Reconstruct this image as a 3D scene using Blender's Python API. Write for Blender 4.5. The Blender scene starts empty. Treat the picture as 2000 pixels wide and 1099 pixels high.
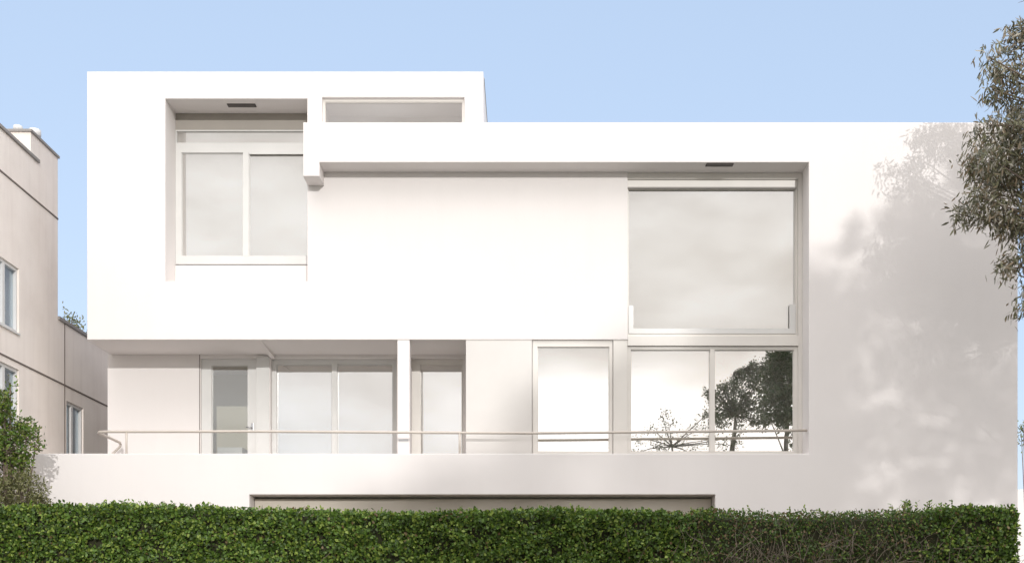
import bpy, bmesh, math, random
import numpy as np
from mathutils import Vector, Matrix
R = math.radians
rng = np.random.default_rng(11)
random.seed(5)
sc = bpy.context.scene
COL = sc.collection

# ------------------------------------------------------------------ camera
F = 2200.0            # focal length in photo pixels (photo is 2000 wide)
VX, VY = 1020.0, 1190.0
EYE = 1.6
cam = bpy.data.cameras.new("camera")
cam.lens = 36.0 * F / 2000.0
cam.sensor_width = 36.0
cam.shift_x = -(VX - 1000.0) / 2000.0
cam.shift_y = (VY - 549.5) / 2000.0
cam.clip_end = 3000
cam.clip_start = 0.1
camo = bpy.data.objects.new("camera", cam)
COL.objects.link(camo)
camo.location = (0, -20, EYE)
camo.rotation_euler = (R(90), 0, 0)
sc.camera = camo

# ------------------------------------------------------------------ light
SUN_AZ, SUN_EL = 13.0, 12.0      # to the right of straight behind the camera
sd = Vector((math.sin(R(SUN_AZ)) * math.cos(R(SUN_EL)), -math.cos(R(SUN_AZ)) * math.cos(R(SUN_EL)), math.sin(R(SUN_EL))))
world = bpy.data.worlds.new("World")
sc.world = world
world.use_nodes = True
nt = world.node_tree
nt.nodes.clear()
sky = nt.nodes.new("ShaderNodeTexSky")
sky.sky_type = 'NISHITA'
sky.sun_disc = False
sky.sun_elevation = R(SUN_EL)
sky.sun_rotation = R(180 - SUN_AZ)
sky.air_density = 1.0
sky.dust_density = 0.35
sky.ozone_density = 1.0
bg = nt.nodes.new("ShaderNodeBackground")
bg.inputs["Strength"].default_value = 0.15
wo = nt.nodes.new("ShaderNodeOutputWorld")
def wn(t, **kw):
    n = nt.nodes.new(t)
    for k, v in kw.items(): setattr(n, k, v)
    return n
# soften the sky's range (hazy evening air), then lay thin warm clouds over the western half
gam = wn("ShaderNodeGamma"); gam.inputs["Gamma"].default_value = 0.6
nt.links.new(sky.outputs[0], gam.inputs["Color"])
mul = wn("ShaderNodeMix", data_type='RGBA', blend_type='MULTIPLY'); mul.inputs["Factor"].default_value = 1.0
mul.inputs["B"].default_value = (3.14, 3.05, 3.27, 1)
nt.links.new(gam.outputs[0], mul.inputs["A"])
evn = wn("ShaderNodeMix", data_type='RGBA'); evn.inputs["Factor"].default_value = 0.6
evn.inputs["B"].default_value = (4.03, 5.29, 7.22, 1)
nt.links.new(mul.outputs["Result"], evn.inputs["A"])
tcw = wn("ShaderNodeTexCoord"); sep = wn("ShaderNodeSeparateXYZ")
nt.links.new(tcw.outputs["Generated"], sep.inputs[0])
west = wn("ShaderNodeMapRange", interpolation_type='SMOOTHSTEP'); west.inputs["From Min"].default_value = 0.15; west.inputs["From Max"].default_value = -0.45
nt.links.new(sep.outputs["Y"], west.inputs["Value"])
high = wn("ShaderNodeMapRange", interpolation_type='SMOOTHSTEP'); high.inputs["From Min"].default_value = 0.13; high.inputs["From Max"].default_value = 0.24
high.inputs["To Min"].default_value = 0.6; high.inputs["To Max"].default_value = 0.92
nt.links.new(sep.outputs["Z"], high.inputs["Value"])
mpw = wn("ShaderNodeMapping"); mpw.inputs["Scale"].default_value = (3.0, 3.0, 7.0)
nt.links.new(tcw.outputs["Generated"], mpw.inputs["Vector"])
nzw = wn("ShaderNodeTexNoise"); nzw.inputs["Scale"].default_value = 1.6; nzw.inputs["Detail"].default_value = 4
nt.links.new(mpw.outputs[0], nzw.inputs["Vector"])
cr = wn("ShaderNodeMapRange"); cr.inputs["From Min"].default_value = 0.36; cr.inputs["From Max"].default_value = 0.64
nt.links.new(nzw.outputs["Fac"], cr.inputs["Value"])
ccol = wn("ShaderNodeMix", data_type='RGBA')
ccol.inputs["A"].default_value = (5.9, 5.35, 4.85, 1); ccol.inputs["B"].default_value = (9.5, 9.25, 9.05, 1)
nt.links.new(cr.outputs["Result"], ccol.inputs["Factor"])
low = wn("ShaderNodeMapRange"); low.inputs["From Min"].default_value = 0.235; low.inputs["From Max"].default_value = 0.17
low.inputs["To Min"].default_value = 1.0
azm = wn("ShaderNodeMapRange"); azm.inputs["From Min"].default_value = -0.22; azm.inputs["From Max"].default_value = 0.08
azm.inputs["To Min"].default_value = 1.15; azm.inputs["To Max"].default_value = 1.95       # brightest low cloud lies towards the sun
nt.links.new(sep.outputs["X"], azm.inputs["Value"]); nt.links.new(azm.outputs["Result"], low.inputs["To Max"])
nt.links.new(sep.outputs["Z"], low.inputs["Value"])
lmx = wn("ShaderNodeMix", data_type='RGBA', blend_type='MULTIPLY'); lmx.inputs["Factor"].default_value = 1.0
nt.links.new(ccol.outputs["Result"], lmx.inputs["A"]); nt.links.new(low.outputs["Result"], lmx.inputs["B"])
fm = wn("ShaderNodeMath", operation='MULTIPLY'); nt.links.new(west.outputs["Result"], fm.inputs[0]); nt.links.new(high.outputs["Result"], fm.inputs[1])
cmx = wn("ShaderNodeMix", data_type='RGBA')
nt.links.new(fm.outputs[0], cmx.inputs["Factor"]); nt.links.new(evn.outputs["Result"], cmx.inputs["A"]); nt.links.new(lmx.outputs["Result"], cmx.inputs["B"])
# added boost: unseen western sky overhead brightened to fill the shaded walls
over = wn("ShaderNodeMapRange", interpolation_type='SMOOTHSTEP'); over.inputs["From Min"].default_value = 0.42; over.inputs["From Max"].default_value = 0.75
over.inputs["To Min"].default_value = 1.0; over.inputs["To Max"].default_value = 3.3
nt.links.new(sep.outputs["Z"], over.inputs["Value"])
west2 = wn("ShaderNodeMapRange", interpolation_type='SMOOTHSTEP'); west2.inputs["From Min"].default_value = 0.25; west2.inputs["From Max"].default_value = -0.15
west2.inputs["To Min"].default_value = 0.0; west2.inputs["To Max"].default_value = 1.0
nt.links.new(sep.outputs["Y"], west2.inputs["Value"])
omx = wn("ShaderNodeMix", data_type='RGBA', blend_type='MULTIPLY')
nt.links.new(west2.outputs["Result"], omx.inputs["Factor"]); nt.links.new(cmx.outputs["Result"], omx.inputs["A"]); nt.links.new(over.outputs["Result"], omx.inputs["B"])
nt.links.new(omx.outputs["Result"], bg.inputs["Color"])
nt.links.new(bg.outputs[0], wo.inputs["Surface"])
sun = bpy.data.lights.new("sun", 'SUN')
sun.energy = 2.0
sun.angle = R(0.53)
sun.color = (1.0, 0.985, 0.96)
suno = bpy.data.objects.new("sun", sun)
COL.objects.link(suno)
suno.rotation_euler = sd.to_track_quat('Z', 'Y').to_euler()
suno.location = sd * 100
sc.view_settings.view_transform = 'Standard'
sc.view_settings.look = 'None'
sc.view_settings.gamma = 1.0
sc.view_settings.exposure = -0.2

# ------------------------------------------------------------------ helpers
def X(px, y): return (px - VX) * (y + 20.0) / F
def Z(py, y): return EYE + (VY - py) * (y + 20.0) / F

def tag(o, label=None, cat=None, group=None, kind=None):
    if label: o["label"] = label
    if cat: o["category"] = cat
    if group: o["group"] = group
    if kind: o["kind"] = kind
    return o

def empty(name, loc=(0, 0, 0)):
    o = bpy.data.objects.new(name, None)
    o.empty_display_size = 0.2
    COL.objects.link(o)
    o.location = loc
    return o

def link(name, me, parent=None):
    o = bpy.data.objects.new(name, me)
    COL.objects.link(o)
    if parent is not None:
        o.parent = parent
        # children are modelled in world coordinates: undo the parents' offsets
        off = Vector((0, 0, 0)); p = parent
        while p is not None:
            off += p.location; p = p.parent
        if off.length > 1e-9:
            me.transform(Matrix.Translation(-off))
    return o

def obj(name, bm, mats, parent=None, smooth=False):
    me = bpy.data.meshes.new(name)
    bmesh.ops.recalc_face_normals(bm, faces=bm.faces)
    bm.to_mesh(me); bm.free()
    for m in (mats if isinstance(mats, (list, tuple)) else [mats]):
        me.materials.append(m)
    if smooth:
        for p in me.polygons: p.use_smooth = True
    return link(name, me, parent)

def box(bm, x0, x1, y0, y1, z0, z1, mi=0, bevel=0.0):
    b = bmesh.new() if bevel else bm
    v = [b.verts.new((x, y, z)) for x in (x0, x1) for y in (y0, y1) for z in (z0, z1)]
    fs = []
    for q in ((0, 1, 3, 2), (4, 6, 7, 5), (0, 4, 5, 1), (2, 3, 7, 6), (0, 2, 6, 4), (1, 5, 7, 3)):
        f = b.faces.new([v[i] for i in q]); f.material_index = mi; fs.append(f)
    if bevel:
        bmesh.ops.recalc_face_normals(b, faces=b.faces)
        bmesh.ops.bevel(b, geom=list(b.edges), offset=bevel, segments=2, profile=0.6, affect='EDGES')
        for f in b.faces: f.material_index = mi
        vm = {}
        for vv in b.verts: vm[vv] = bm.verts.new(vv.co)
        for f in b.faces:
            nf = bm.faces.new([vm[q] for q in f.verts]); nf.material_index = mi
        b.free()
    return fs

def slab(rects, holes, y0, y1, bevel=0.0):
    """an upright slab made of the union of XZ rectangles minus holes, from y0 (front) to y1"""
    xs = sorted({round(v, 5) for r in rects + holes for v in r[:2]})
    zs = sorted({round(v, 5) for r in rects + holes for v in r[2:]})
    def inside(x, z, L): return any(a < x < b and c < z < d for a, b, c, d in L)
    nx, nz = len(xs) - 1, len(zs) - 1
    fill = [[inside((xs[i] + xs[i+1]) / 2, (zs[j] + zs[j+1]) / 2, rects) and not inside((xs[i] + xs[i+1]) / 2, (zs[j] + zs[j+1]) / 2, holes)
             for j in range(nz)] for i in range(nx)]
    def F_(i, j): return 0 <= i < nx and 0 <= j < nz and fill[i][j]
    bm = bmesh.new(); vc = {}
    def V(x, y, z):
        k = (x, y, z)
        if k not in vc: vc[k] = bm.verts.new(k)
        return vc[k]
    for i in range(nx):
        for j in range(nz):
            if not fill[i][j]: continue
            a, b, c, d = xs[i], xs[i+1], zs[j], zs[j+1]
            bm.faces.new([V(a, y0, c), V(b, y0, c), V(b, y0, d), V(a, y0, d)])
            bm.faces.new([V(a, y1, c), V(a, y1, d), V(b, y1, d), V(b, y1, c)])
            if not F_(i-1, j): bm.faces.new([V(a, y0, c), V(a, y0, d), V(a, y1, d), V(a, y1, c)])
            if not F_(i+1, j): bm.faces.new([V(b, y0, c), V(b, y1, c), V(b, y1, d), V(b, y0, d)])
            if not F_(i, j-1): bm.faces.new([V(a, y0, c), V(a, y1, c), V(b, y1, c), V(b, y0, c)])
            if not F_(i, j+1): bm.faces.new([V(a, y0, d), V(b, y0, d), V(b, y1, d), V(a, y1, d)])
    bmesh.ops.recalc_face_normals(bm, faces=bm.faces)
    bmesh.ops.dissolve_limit(bm, angle_limit=R(2), verts=bm.verts, edges=bm.edges)
    if bevel:
        es = [e for e in bm.edges if len(e.link_faces) == 2 and e.calc_face_angle(0) > 0.5
              and all(abs(v.co.y - y0) < 1e-6 for v in e.verts)]
        bmesh.ops.bevel(bm, geom=es, offset=bevel, segments=2, profile=0.6, affect='EDGES')
    return bm

def tube(bm, pts, radii, n=8, mi=0, caps=True):
    pts = [Vector(p) for p in pts]
    rings = []
    for i, p in enumerate(pts):
        t = (pts[min(i+1, len(pts)-1)] - pts[max(i-1, 0)]).normalized()
        a = Vector((0, 0, 1)) if abs(t.z) < 0.9 else Vector((1, 0, 0))
        u = t.cross(a).normalized(); w = t.cross(u).normalized()
        r = radii[i] if isinstance(radii, (list, tuple)) else radii
        rings.append([bm.verts.new(p + r * (math.cos(2*math.pi*k/n) * u + math.sin(2*math.pi*k/n) * w)) for k in range(n)])
    for i in range(len(rings)-1):
        for k in range(n):
            f = bm.faces.new([rings[i][k], rings[i][(k+1) % n], rings[i+1][(k+1) % n], rings[i+1][k]])
            f.material_index = mi; f.smooth = True
    if caps:
        for rg in (rings[0], rings[-1]):
            f = bm.faces.new(rg); f.material_index = mi

# ------------------------------------------------------------------ materials
def nodes(name):
    m = bpy.data.materials.new(name); m.use_nodes = True
    t = m.node_tree
    return m, t, t.nodes["Principled BSDF"]

def plaster(name, base, stain, rough=0.85, scale=1.2, amount=0.35, bump=0.15, streak=0.0):
    m, t, b = nodes(name)
    tc = t.nodes.new("ShaderNodeTexCoord")
    n1 = t.nodes.new("ShaderNodeTexNoise"); n1.inputs["Scale"].default_value = scale
    n1.inputs["Detail"].default_value = 6; n1.inputs["Roughness"].default_value = 0.6
    t.links.new(tc.outputs["Object"], n1.inputs["Vector"])
    r = t.nodes.new("ShaderNodeMapRange"); r.inputs["From Min"].default_value = 0.42; r.inputs["From Max"].default_value = 0.72
    r.inputs["To Max"].default_value = amount
    t.links.new(n1.outputs["Fac"], r.inputs["Value"])
    mix = t.nodes.new("ShaderNodeMix"); mix.data_type = 'RGBA'
    mix.inputs["A"].default_value = (*base, 1); mix.inputs["B"].default_value = (*stain, 1)
    fac = r.outputs["Result"]
    if streak:
        mp = t.nodes.new("ShaderNodeMapping"); mp.inputs["Scale"].default_value = (5.0, 5.0, 0.35)
        t.links.new(tc.outputs["Object"], mp.inputs["Vector"])
        n3 = t.nodes.new("ShaderNodeTexNoise"); n3.inputs["Scale"].default_value = 1.0; n3.inputs["Detail"].default_value = 5
        t.links.new(mp.outputs[0], n3.inputs["Vector"])
        r3 = t.nodes.new("ShaderNodeMapRange"); r3.inputs["From Min"].default_value = 0.5; r3.inputs["From Max"].default_value = 0.75
        r3.inputs["To Max"].default_value = streak
        t.links.new(n3.outputs["Fac"], r3.inputs["Value"])
        ad = t.nodes.new("ShaderNodeMath"); ad.operation = 'ADD'; ad.use_clamp = True
        t.links.new(fac, ad.inputs[0]); t.links.new(r3.outputs["Result"], ad.inputs[1]); fac = ad.outputs[0]
    t.links.new(fac, mix.inputs["Factor"])
    t.links.new(mix.outputs["Result"], b.inputs["Base Color"])
    b.inputs["Roughness"].default_value = rough
    n2 = t.nodes.new("ShaderNodeTexNoise"); n2.inputs["Scale"].default_value = 60; n2.inputs["Detail"].default_value = 4
    t.links.new(tc.outputs["Object"], n2.inputs["Vector"])
    bp = t.nodes.new("ShaderNodeBump"); bp.inputs["Strength"].default_value = bump; bp.inputs["Distance"].default_value = 0.006
    t.links.new(n2.outputs["Fac"], bp.inputs["Height"]); t.links.new(bp.outputs[0], b.inputs["Normal"])
    return m

def paint(name, col, rough=0.45, var=0.06, metallic=0.0):
    m, t, b = nodes(name)
    tc = t.nodes.new("ShaderNodeTexCoord")
    n = t.nodes.new("ShaderNodeTexNoise"); n.inputs["Scale"].default_value = 3.0; n.inputs["Detail"].default_value = 5
    t.links.new(tc.outputs["Object"], n.inputs["Vector"])
    mix = t.nodes.new("ShaderNodeMix"); mix.data_type = 'RGBA'
    mix.inputs["A"].default_value = (*[c * (1 - var) for c in col], 1)
    mix.inputs["B"].default_value = (*[min(1, c * (1 + var)) for c in col], 1)
    t.links.new(n.outputs["Fac"], mix.inputs["Factor"]); t.links.new(mix.outputs["Result"], b.inputs["Base Color"])
    b.inputs["Roughness"].default_value = rough; b.inputs["Metallic"].default_value = metallic
    return m

def glass(name, refl, tint=(0.985, 0.968, 0.945), wav=0.02):
    """coated window glass: mirror-like reflection over a clear pane"""
    m = bpy.data.materials.new(name); m.use_nodes = True
    t = m.node_tree; t.nodes.clear()
    o = t.nodes.new("ShaderNodeOutputMaterial")
    g = t.nodes.new("ShaderNodeBsdfGlossy"); g.inputs["Roughness"].default_value = 0.0
    g.inputs["Color"].default_value = (*tint, 1)
    tr = t.nodes.new("ShaderNodeBsdfTransparent"); tr.inputs["Color"].default_value = (0.95, 0.96, 0.95, 1)
    mx = t.nodes.new("ShaderNodeMixShader")
    mx.inputs[0].default_value = refl
    t.links.new(tr.outputs[0], mx.inputs[1]); t.links.new(g.outputs[0], mx.inputs[2])
    tc = t.nodes.new("ShaderNodeTexCoord")
    n = t.nodes.new("ShaderNodeTexNoise"); n.inputs["Scale"].default_value = 0.9; n.inputs["Detail"].default_value = 1
    t.links.new(tc.outputs["Object"], n.inputs["Vector"])
    bp = t.nodes.new("ShaderNodeBump"); bp.inputs["Strength"].default_value = wav; bp.inputs["Distance"].default_value = 0.1
    t.links.new(n.outputs["Fac"], bp.inputs["Height"]); t.links.new(bp.outputs[0], g.inputs["Normal"])
    t.links.new(mx.outputs[0], o.inputs["Surface"])
    return m

def leafmat(name, col, back=None, rough=0.5, trans=0.25):
    m = bpy.data.materials.new(name); m.use_nodes = True
    t = m.node_tree; b = t.nodes["Principled BSDF"]; o = t.nodes["Material Output"]
    b.inputs["Base Color"].default_value = (*col, 1); b.inputs["Roughness"].default_value = rough
    tl = t.nodes.new("ShaderNodeBsdfTranslucent"); tl.inputs["Color"].default_value = (*(back or col), 1)
    mx = t.nodes.new("ShaderNodeMixShader"); mx.inputs[0].default_value = trans
    t.links.new(b.outputs[0], mx.inputs[1]); t.links.new(tl.outputs[0], mx.inputs[2])
    t.links.new(mx.outputs[0], o.inputs["Surface"])
    return m

M = {}
M["white"] = plaster("white_plaster", (0.775, 0.735, 0.715), (0.695, 0.65, 0.625), amount=0.22, scale=0.7, streak=0.10, bump=0.25)
M["panel"] = paint("panel_paint", (0.62, 0.59, 0.56), rough=0.35, var=0.05)
M["frame"] = paint("frame_paint", (0.70, 0.665, 0.62), rough=0.4)
M["wframe"] = paint("white_frame_paint", (0.66, 0.65, 0.63), rough=0.4)
M["rail"] = paint("rail_paint", (0.56, 0.50, 0.44), rough=0.4)
M["glass"] = glass("window_glass", 0.55)
M["clear"] = glass("door_glass", 0.14)
M["blind"] = paint("blind_fabric", (0.72, 0.70, 0.66), rough=0.9, var=0.03)
M["cream"] = paint("cream_cassette", (0.62, 0.57, 0.44), rough=0.6)
M["taupe"] = paint("mirrored_soffit_taupe", (0.33, 0.30, 0.265), rough=0.6)  # tone of the shaded soffit as mirrored in glass
M["dim_glass"] = glass("clerestory_glass", 0.27, (0.95, 0.92, 0.92), 0.06)
M["dark"] = paint("dark_slot", (0.05, 0.04, 0.035), rough=0.7)
M["room"] = plaster("room_wall", (0.66, 0.60, 0.46), (0.60, 0.55, 0.42), amount=0.2)
M["garage"] = paint("garage_paint", (0.62, 0.56, 0.48), rough=0.6)
M["steel"] = paint("brushed_steel", (0.45, 0.45, 0.46), rough=0.3, metallic=0.8)
M["stucco"] = plaster("beige_stucco", (0.85, 0.775, 0.71), (0.69, 0.61, 0.55), amount=0.55, scale=0.9, bump=0.5, streak=0.35)
M["coping"] = paint("grey_coping", (0.27, 0.25, 0.235), rough=0.7)
M["groove"] = paint("groove", (0.15, 0.12, 0.105), rough=0.9)
M["nglass"] = glass("sky_tinted_glass", 0.25, (0.78, 0.89, 1.0))  # tint carries the blue of reflected sky
M["nsky_sheet"] = paint("sky_reflection_blue", (0.50, 0.66, 0.86), rough=0.8)
M["vent"] = paint("vent_cap", (0.72, 0.71, 0.69), rough=0.5)
M["asphalt"] = plaster("asphalt", (0.06, 0.06, 0.06), (0.045, 0.045, 0.045), scale=2, bump=0.6)
M["pave"] = plaster("pavement_concrete", (0.36, 0.34, 0.31), (0.28, 0.26, 0.24), scale=1.5, bump=0.4)
M["ground"] = plaster("dry_grass_ground", (0.14, 0.13, 0.07), (0.09, 0.10, 0.045), scale=0.8, amount=0.8, bump=0.8)
M["soil"] = plaster("garden_soil", (0.10, 0.075, 0.05), (0.07, 0.05, 0.035), scale=3, bump=0.8)
M["bark"] = plaster("bark", (0.20, 0.155, 0.12), (0.11, 0.085, 0.065), scale=5, amount=0.8, bump=0.9)
M["twig"] = paint("bare_twig", (0.18, 0.145, 0.11), rough=0.8)
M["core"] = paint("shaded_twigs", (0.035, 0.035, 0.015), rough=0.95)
M["yellow"] = paint("yellow_line", (0.55, 0.40, 0.08), rough=0.7)

# ------------------------------------------------------------------ leaves (numpy)
def leaf_mesh(name, C, D, N, L, W, mats, mi, parent=None):
    """one kite-shaped, slightly folded leaf per row: C base, D direction, N plane normal"""
    n = len(C)
    D = D / np.linalg.norm(D, axis=1, keepdims=True)
    S = np.cross(D, N); S /= np.linalg.norm(S, axis=1, keepdims=True) + 1e-9
    U = np.cross(S, D)
    L = np.asarray(L).reshape(-1, 1) * np.ones((n, 1)); W = np.asarray(W).reshape(-1, 1) * np.ones((n, 1))
    v = np.empty((n, 6, 3))
    v[:, 0] = C
    v[:, 1] = C + D * L * 0.38 + S * W * 0.5 + U * W * 0.16
    v[:, 2] = C + D * L * 0.75 + S * W * 0.34 + U * W * 0.08
    v[:, 3] = C + D * L - U * W * 0.10
    v[:, 4] = C + D * L * 0.75 - S * W * 0.34 + U * W * 0.08
    v[:, 5] = C + D * L * 0.38 - S * W * 0.5 + U * W * 0.16
    idx = (np.arange(n)[:, None] * 6 + np.array([0, 1, 2, 3, 0, 3, 4, 5])[None]).reshape(-1)
    me = bpy.data.meshes.new(name)
    me.vertices.add(n * 6); me.vertices.foreach_set("co", v.reshape(-1).astype(np.float32))
    me.loops.add(n * 8); me.loops.foreach_set("vertex_index", idx.astype(np.int32))
    me.polygons.add(n * 2); me.polygons.foreach_set("loop_start", np.arange(n * 2, dtype=np.int32) * 4)
    for m in mats: me.materials.append(m)
    me.polygons.foreach_set("material_index", np.repeat(np.asarray(mi, dtype=np.int32), 2))
    me.update(calc_edges=True)
    return link(name, me, parent)

def rnd_dir(n):
    v = rng.normal(size=(n, 3)); return v / np.linalg.norm(v, axis=1, keepdims=True)

def in_ball(n, shell=0.0):
    r = (shell ** 3 + (1 - shell ** 3) * rng.random(n)) ** (1 / 3)
    return rnd_dir(n) * r[:, None]

# ------------------------------------------------------------------ setting: ground, road, pavements
def sheet(name, x0, x1, y0, y1, z, m):
    bm = bmesh.new()
    bm.faces.new([bm.verts.new(p) for p in ((x0, y0, z), (x1, y0, z), (x1, y1, z), (x0, y1, z))])
    return tag(obj(name, bm, m), kind="structure")
sheet("ground", -1200, 1200, -1200, 1200, 0.0, M["ground"])
sheet("road", -300, 300, -19.2, -9.2, 0.004, M["asphalt"])
bm = bmesh.new(); box(bm, -300, 300, -9.2, -4.6, -0.1, 0.13, bevel=0.02)
tag(obj("pavement", bm, M["pave"]), kind="structure")
bm = bmesh.new(); box(bm, -300, 300, -23.5, -19.2, -0.1, 0.13, bevel=0.02)
tag(obj("pavement", bm, M["pave"]), kind="structure")
bm = bmesh.new(); box(bm, -40, 40, -4.2, 60, -0.1, 1.2)
tag(obj("garden_ground", bm, M["soil"]), kind="structure")

GZ = 1.2
bm = bmesh.new(); box(bm, -16, 16, -4.6, -4.2, -0.05, 1.32, bevel=0.02)
tag(obj("retaining_wall", bm, M["pave"]), "low concrete retaining wall under the clipped hedge", "wall")

# ------------------------------------------------------------------ the white house
house = tag(empty("modern_house", (0, 3, GZ)),
            "white cubic modernist house with deep window recesses and long balcony", "house")
yA, yB, yC = 0.0, 0.46, 1.66
BACK = 9.0
XR = X(1988, yA); XREV = X(1580, yA); XBL = X(592, yA)
ZROOF = Z(239, yA); ZBEAM = Z(317, yA); ZBLK = Z(344, yA)
ZPAR = Z(885, yA); ZGAR = Z(965, yA)
XPL = -8.85
XMID = X(1226, yB)                       # right end of the middle wall
XL = X(170, yB); XT = X(944, yB)
ZT = Z(140, yB); ZU = Z(663, yB)
FLOOR = 3.95
gx0, gx1 = X(487, yA), X(1397, yA)

# front frame: long top beam with its stub, the right wall and the balcony parapet in one plane
bm = slab([(XBL, XR, ZBEAM, ZROOF), (XBL, X(624, yA), ZBLK, ZBEAM), (XREV, XR, GZ, ZBEAM), (XPL, XREV, GZ, ZPAR)],
          [(gx0, gx1, GZ, ZGAR)], yA, 0.25, bevel=0.012)
obj("front_wall", bm, M["white"], house)
bm = bmesh.new()
box(bm, XBL, X(624, yA), 0.25, yB, ZBLK, ZROOF)
box(bm, X(624, yA), XREV, 0.25, yB, ZBEAM, ZROOF)
box(bm, XMID, XREV, yB, 0.85, ZBEAM, ZROOF - 0.1)
obj("roof_beam", bm, M["white"], house)
# upper storey, with the deep left recess and the clerestory opening
rx0, rx1, rz0, rz1 = X(323, yB), X(600, yB), Z(549, yB), Z(193, yB)
cx0, cx1, cz0, cz1 = X(629, yB), X(907, yB), Z(262, yB), Z(190, yB)
UB = 1.26
bm = slab([(XL, XT, ZU, ZT), (XT, XMID, ZU, ZROOF - 0.02)], [(rx0, rx1, rz0, rz1), (cx0, cx1, cz0, cz1)], yB, UB, bevel=0.012)
obj("upper_wall", bm, M["white"], house)
bm = bmesh.new()
box(bm, XL, XT, UB, BACK, ZU, ZT)
obj("tower_wall", bm, M["white"], house)
bm = bmesh.new()
box(bm, XL - 0.01, XT + 0.01, yB + 0.3, BACK + 0.01, ZT, ZT + 0.03)
box(bm, XT, XR - 0.25, UB, BACK, ZROOF - 0.3, ZROOF - 0.15)
obj("roof", bm, M["pave"], house)
# solid rear masses
bm = bmesh.new()
box(bm, XT, XMID, UB, BACK, ZU, ZROOF - 0.3)
box(bm, XMID, XREV, 0.85, BACK, GZ, ZROOF - 0.3)
box(bm, XREV, XR, 0.25, BACK, GZ, ZROOF - 0.3)
box(bm, XREV, XR, 0.25, 0.5, ZROOF - 0.3, ZROOF)
box(bm, X(910, yB), XMID, 1.05, BACK, FLOOR, ZU)
box(bm, X(210, yC), X(910, yB), 3.7, BACK, FLOOR, ZU)
obj("rear_wall", bm, M["white"], house)
bm = slab([(XPL, XREV, GZ, FLOOR)], [(gx0, gx1, GZ, ZGAR)], 0.25, 0.45)
box(bm, XPL, XREV, 0.45, 2.2, ZGAR - 0.02, FLOOR)
box(bm, XPL, gx0, 0.45, 2.2, GZ, ZGAR - 0.02)
box(bm, gx1, XREV, 0.45, 0.85, GZ, ZGAR - 0.02)
box(bm, X(210, yC), XMID, 2.2, BACK, GZ, FLOOR)
obj("balcony_floor", bm, M["white"], house)
# garage door
bm = bmesh.new()
for k in range(4):
    h = (ZGAR - 0.03 - GZ) / 4
    box(bm, gx0 + 0.01, gx1 - 0.01, 0.37, 0.43, GZ + k * h, GZ + (k + 1) * h - 0.012, bevel=0.006)
obj("garage_door", bm, M["garage"], house)
# balcony back wall
ZB0 = FLOOR
d1 = (X(392, yC), X(500, yC)); w1 = (X(528, yC), X(774, yC)); d2 = (X(803, yC), X(905, yC))
bm = slab([(X(210, yC), X(910, yB) - 0.001, ZB0, ZU)],
          [(d1[0], d1[1], ZB0, Z(699, yC)), (w1[0], w1[1], ZB0, Z(698, yC)), (d2[0], d2[1], ZB0, Z(698, yC))], yC, 2.2, bevel=0.006)
obj("balcony_wall", bm, M["white"], house)
bm = bmesh.new()
for px in (390,):
    box(bm, X(px, yC) - 0.006, X(px, yC) + 0.006, yC - 0.006, yC + 0.01, ZB0, ZU - 0.002)
obj("wall_joint", bm, M["groove"], house)
# side panel beside the door
bm = bmesh.new(); box(bm, X(501, yC), X(526, yC), yC - 0.03, yC - 0.001, ZB0, Z(697, yC), bevel=0.004)
obj("side_panel", bm, M["wframe"], house)
# downstand in the soffit, running front to back
bm = bmesh.new()
xs0 = X(500, yB); ya_, yb_ = yB + 0.02, yC - 0.004
v = [bm.verts.new(p) for p in ((xs0, ya_, ZU - 0.001), (xs0 + 0.08, ya_, ZU - 0.001), (xs0, yb_, ZU - 0.001), (xs0 + 0.08, yb_, ZU - 0.001),
                               (xs0, ya_, ZU - 0.004), (xs0 + 0.08, ya_, ZU - 0.004), (xs0, yb_, ZU - 0.07), (xs0 + 0.08, yb_, ZU - 0.07))]
for q in ((0, 1, 3, 2), (4, 6, 7, 5), (0, 2, 6, 4), (1, 5, 7, 3), (0, 4, 5, 1), (2, 3, 7, 6)): bm.faces.new([v[i] for i in q])
obj("soffit_beam", bm, M["white"], house)
# post and lower front panels under the middle wall
bm = bmesh.new(); box(bm, X(776, yB), X(800, yB), yB + 0.01, yB + 0.25, FLOOR, ZU, bevel=0.006)
post = obj("column", bm, M["white"], house)
bm = bmesh.new(); box(bm, X(778.5, yB), X(797.5, yB), yB - 0.002, yB + 0.02, Z(861, yB), Z(857, yB))
obj("plate", bm, M["steel"], post)
bm = bmesh.new(); box(bm, X(910, yB), X(1039, yB), yB + 0.015, 1.05, FLOOR, ZU)
obj("infill_panel", bm, M["panel"], house)
bm = bmesh.new(); box(bm, X(1198, yB), XMID, yB + 0.02, 1.05, FLOOR, ZU, bevel=0.004)
obj("column", bm, M["frame"], house)
# soffit vents
for (px0, px1, y0, y1, zz) in ((443, 498, yB + 0.20, yB + 0.33, rz1), (1380, 1433, 0.04, 0.17, ZBEAM)):
    bm = bmesh.new()
    x0, x1 = X(px0, y0), X(px1, y0)
    box(bm, x0, x1, y0, y1, zz - 0.012, zz - 0.001, 0)
    for k in range(5):
        yy = y0 + 0.012 + k * (y1 - y0 - 0.03) / 4
        box(bm, x0 + 0.01, x1 - 0.01, yy, yy + 0.006, zz - 0.018, zz - 0.0125, 1)
    obj("soffit_vent", bm, [M["dark"], M["coping"]], house)

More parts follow.
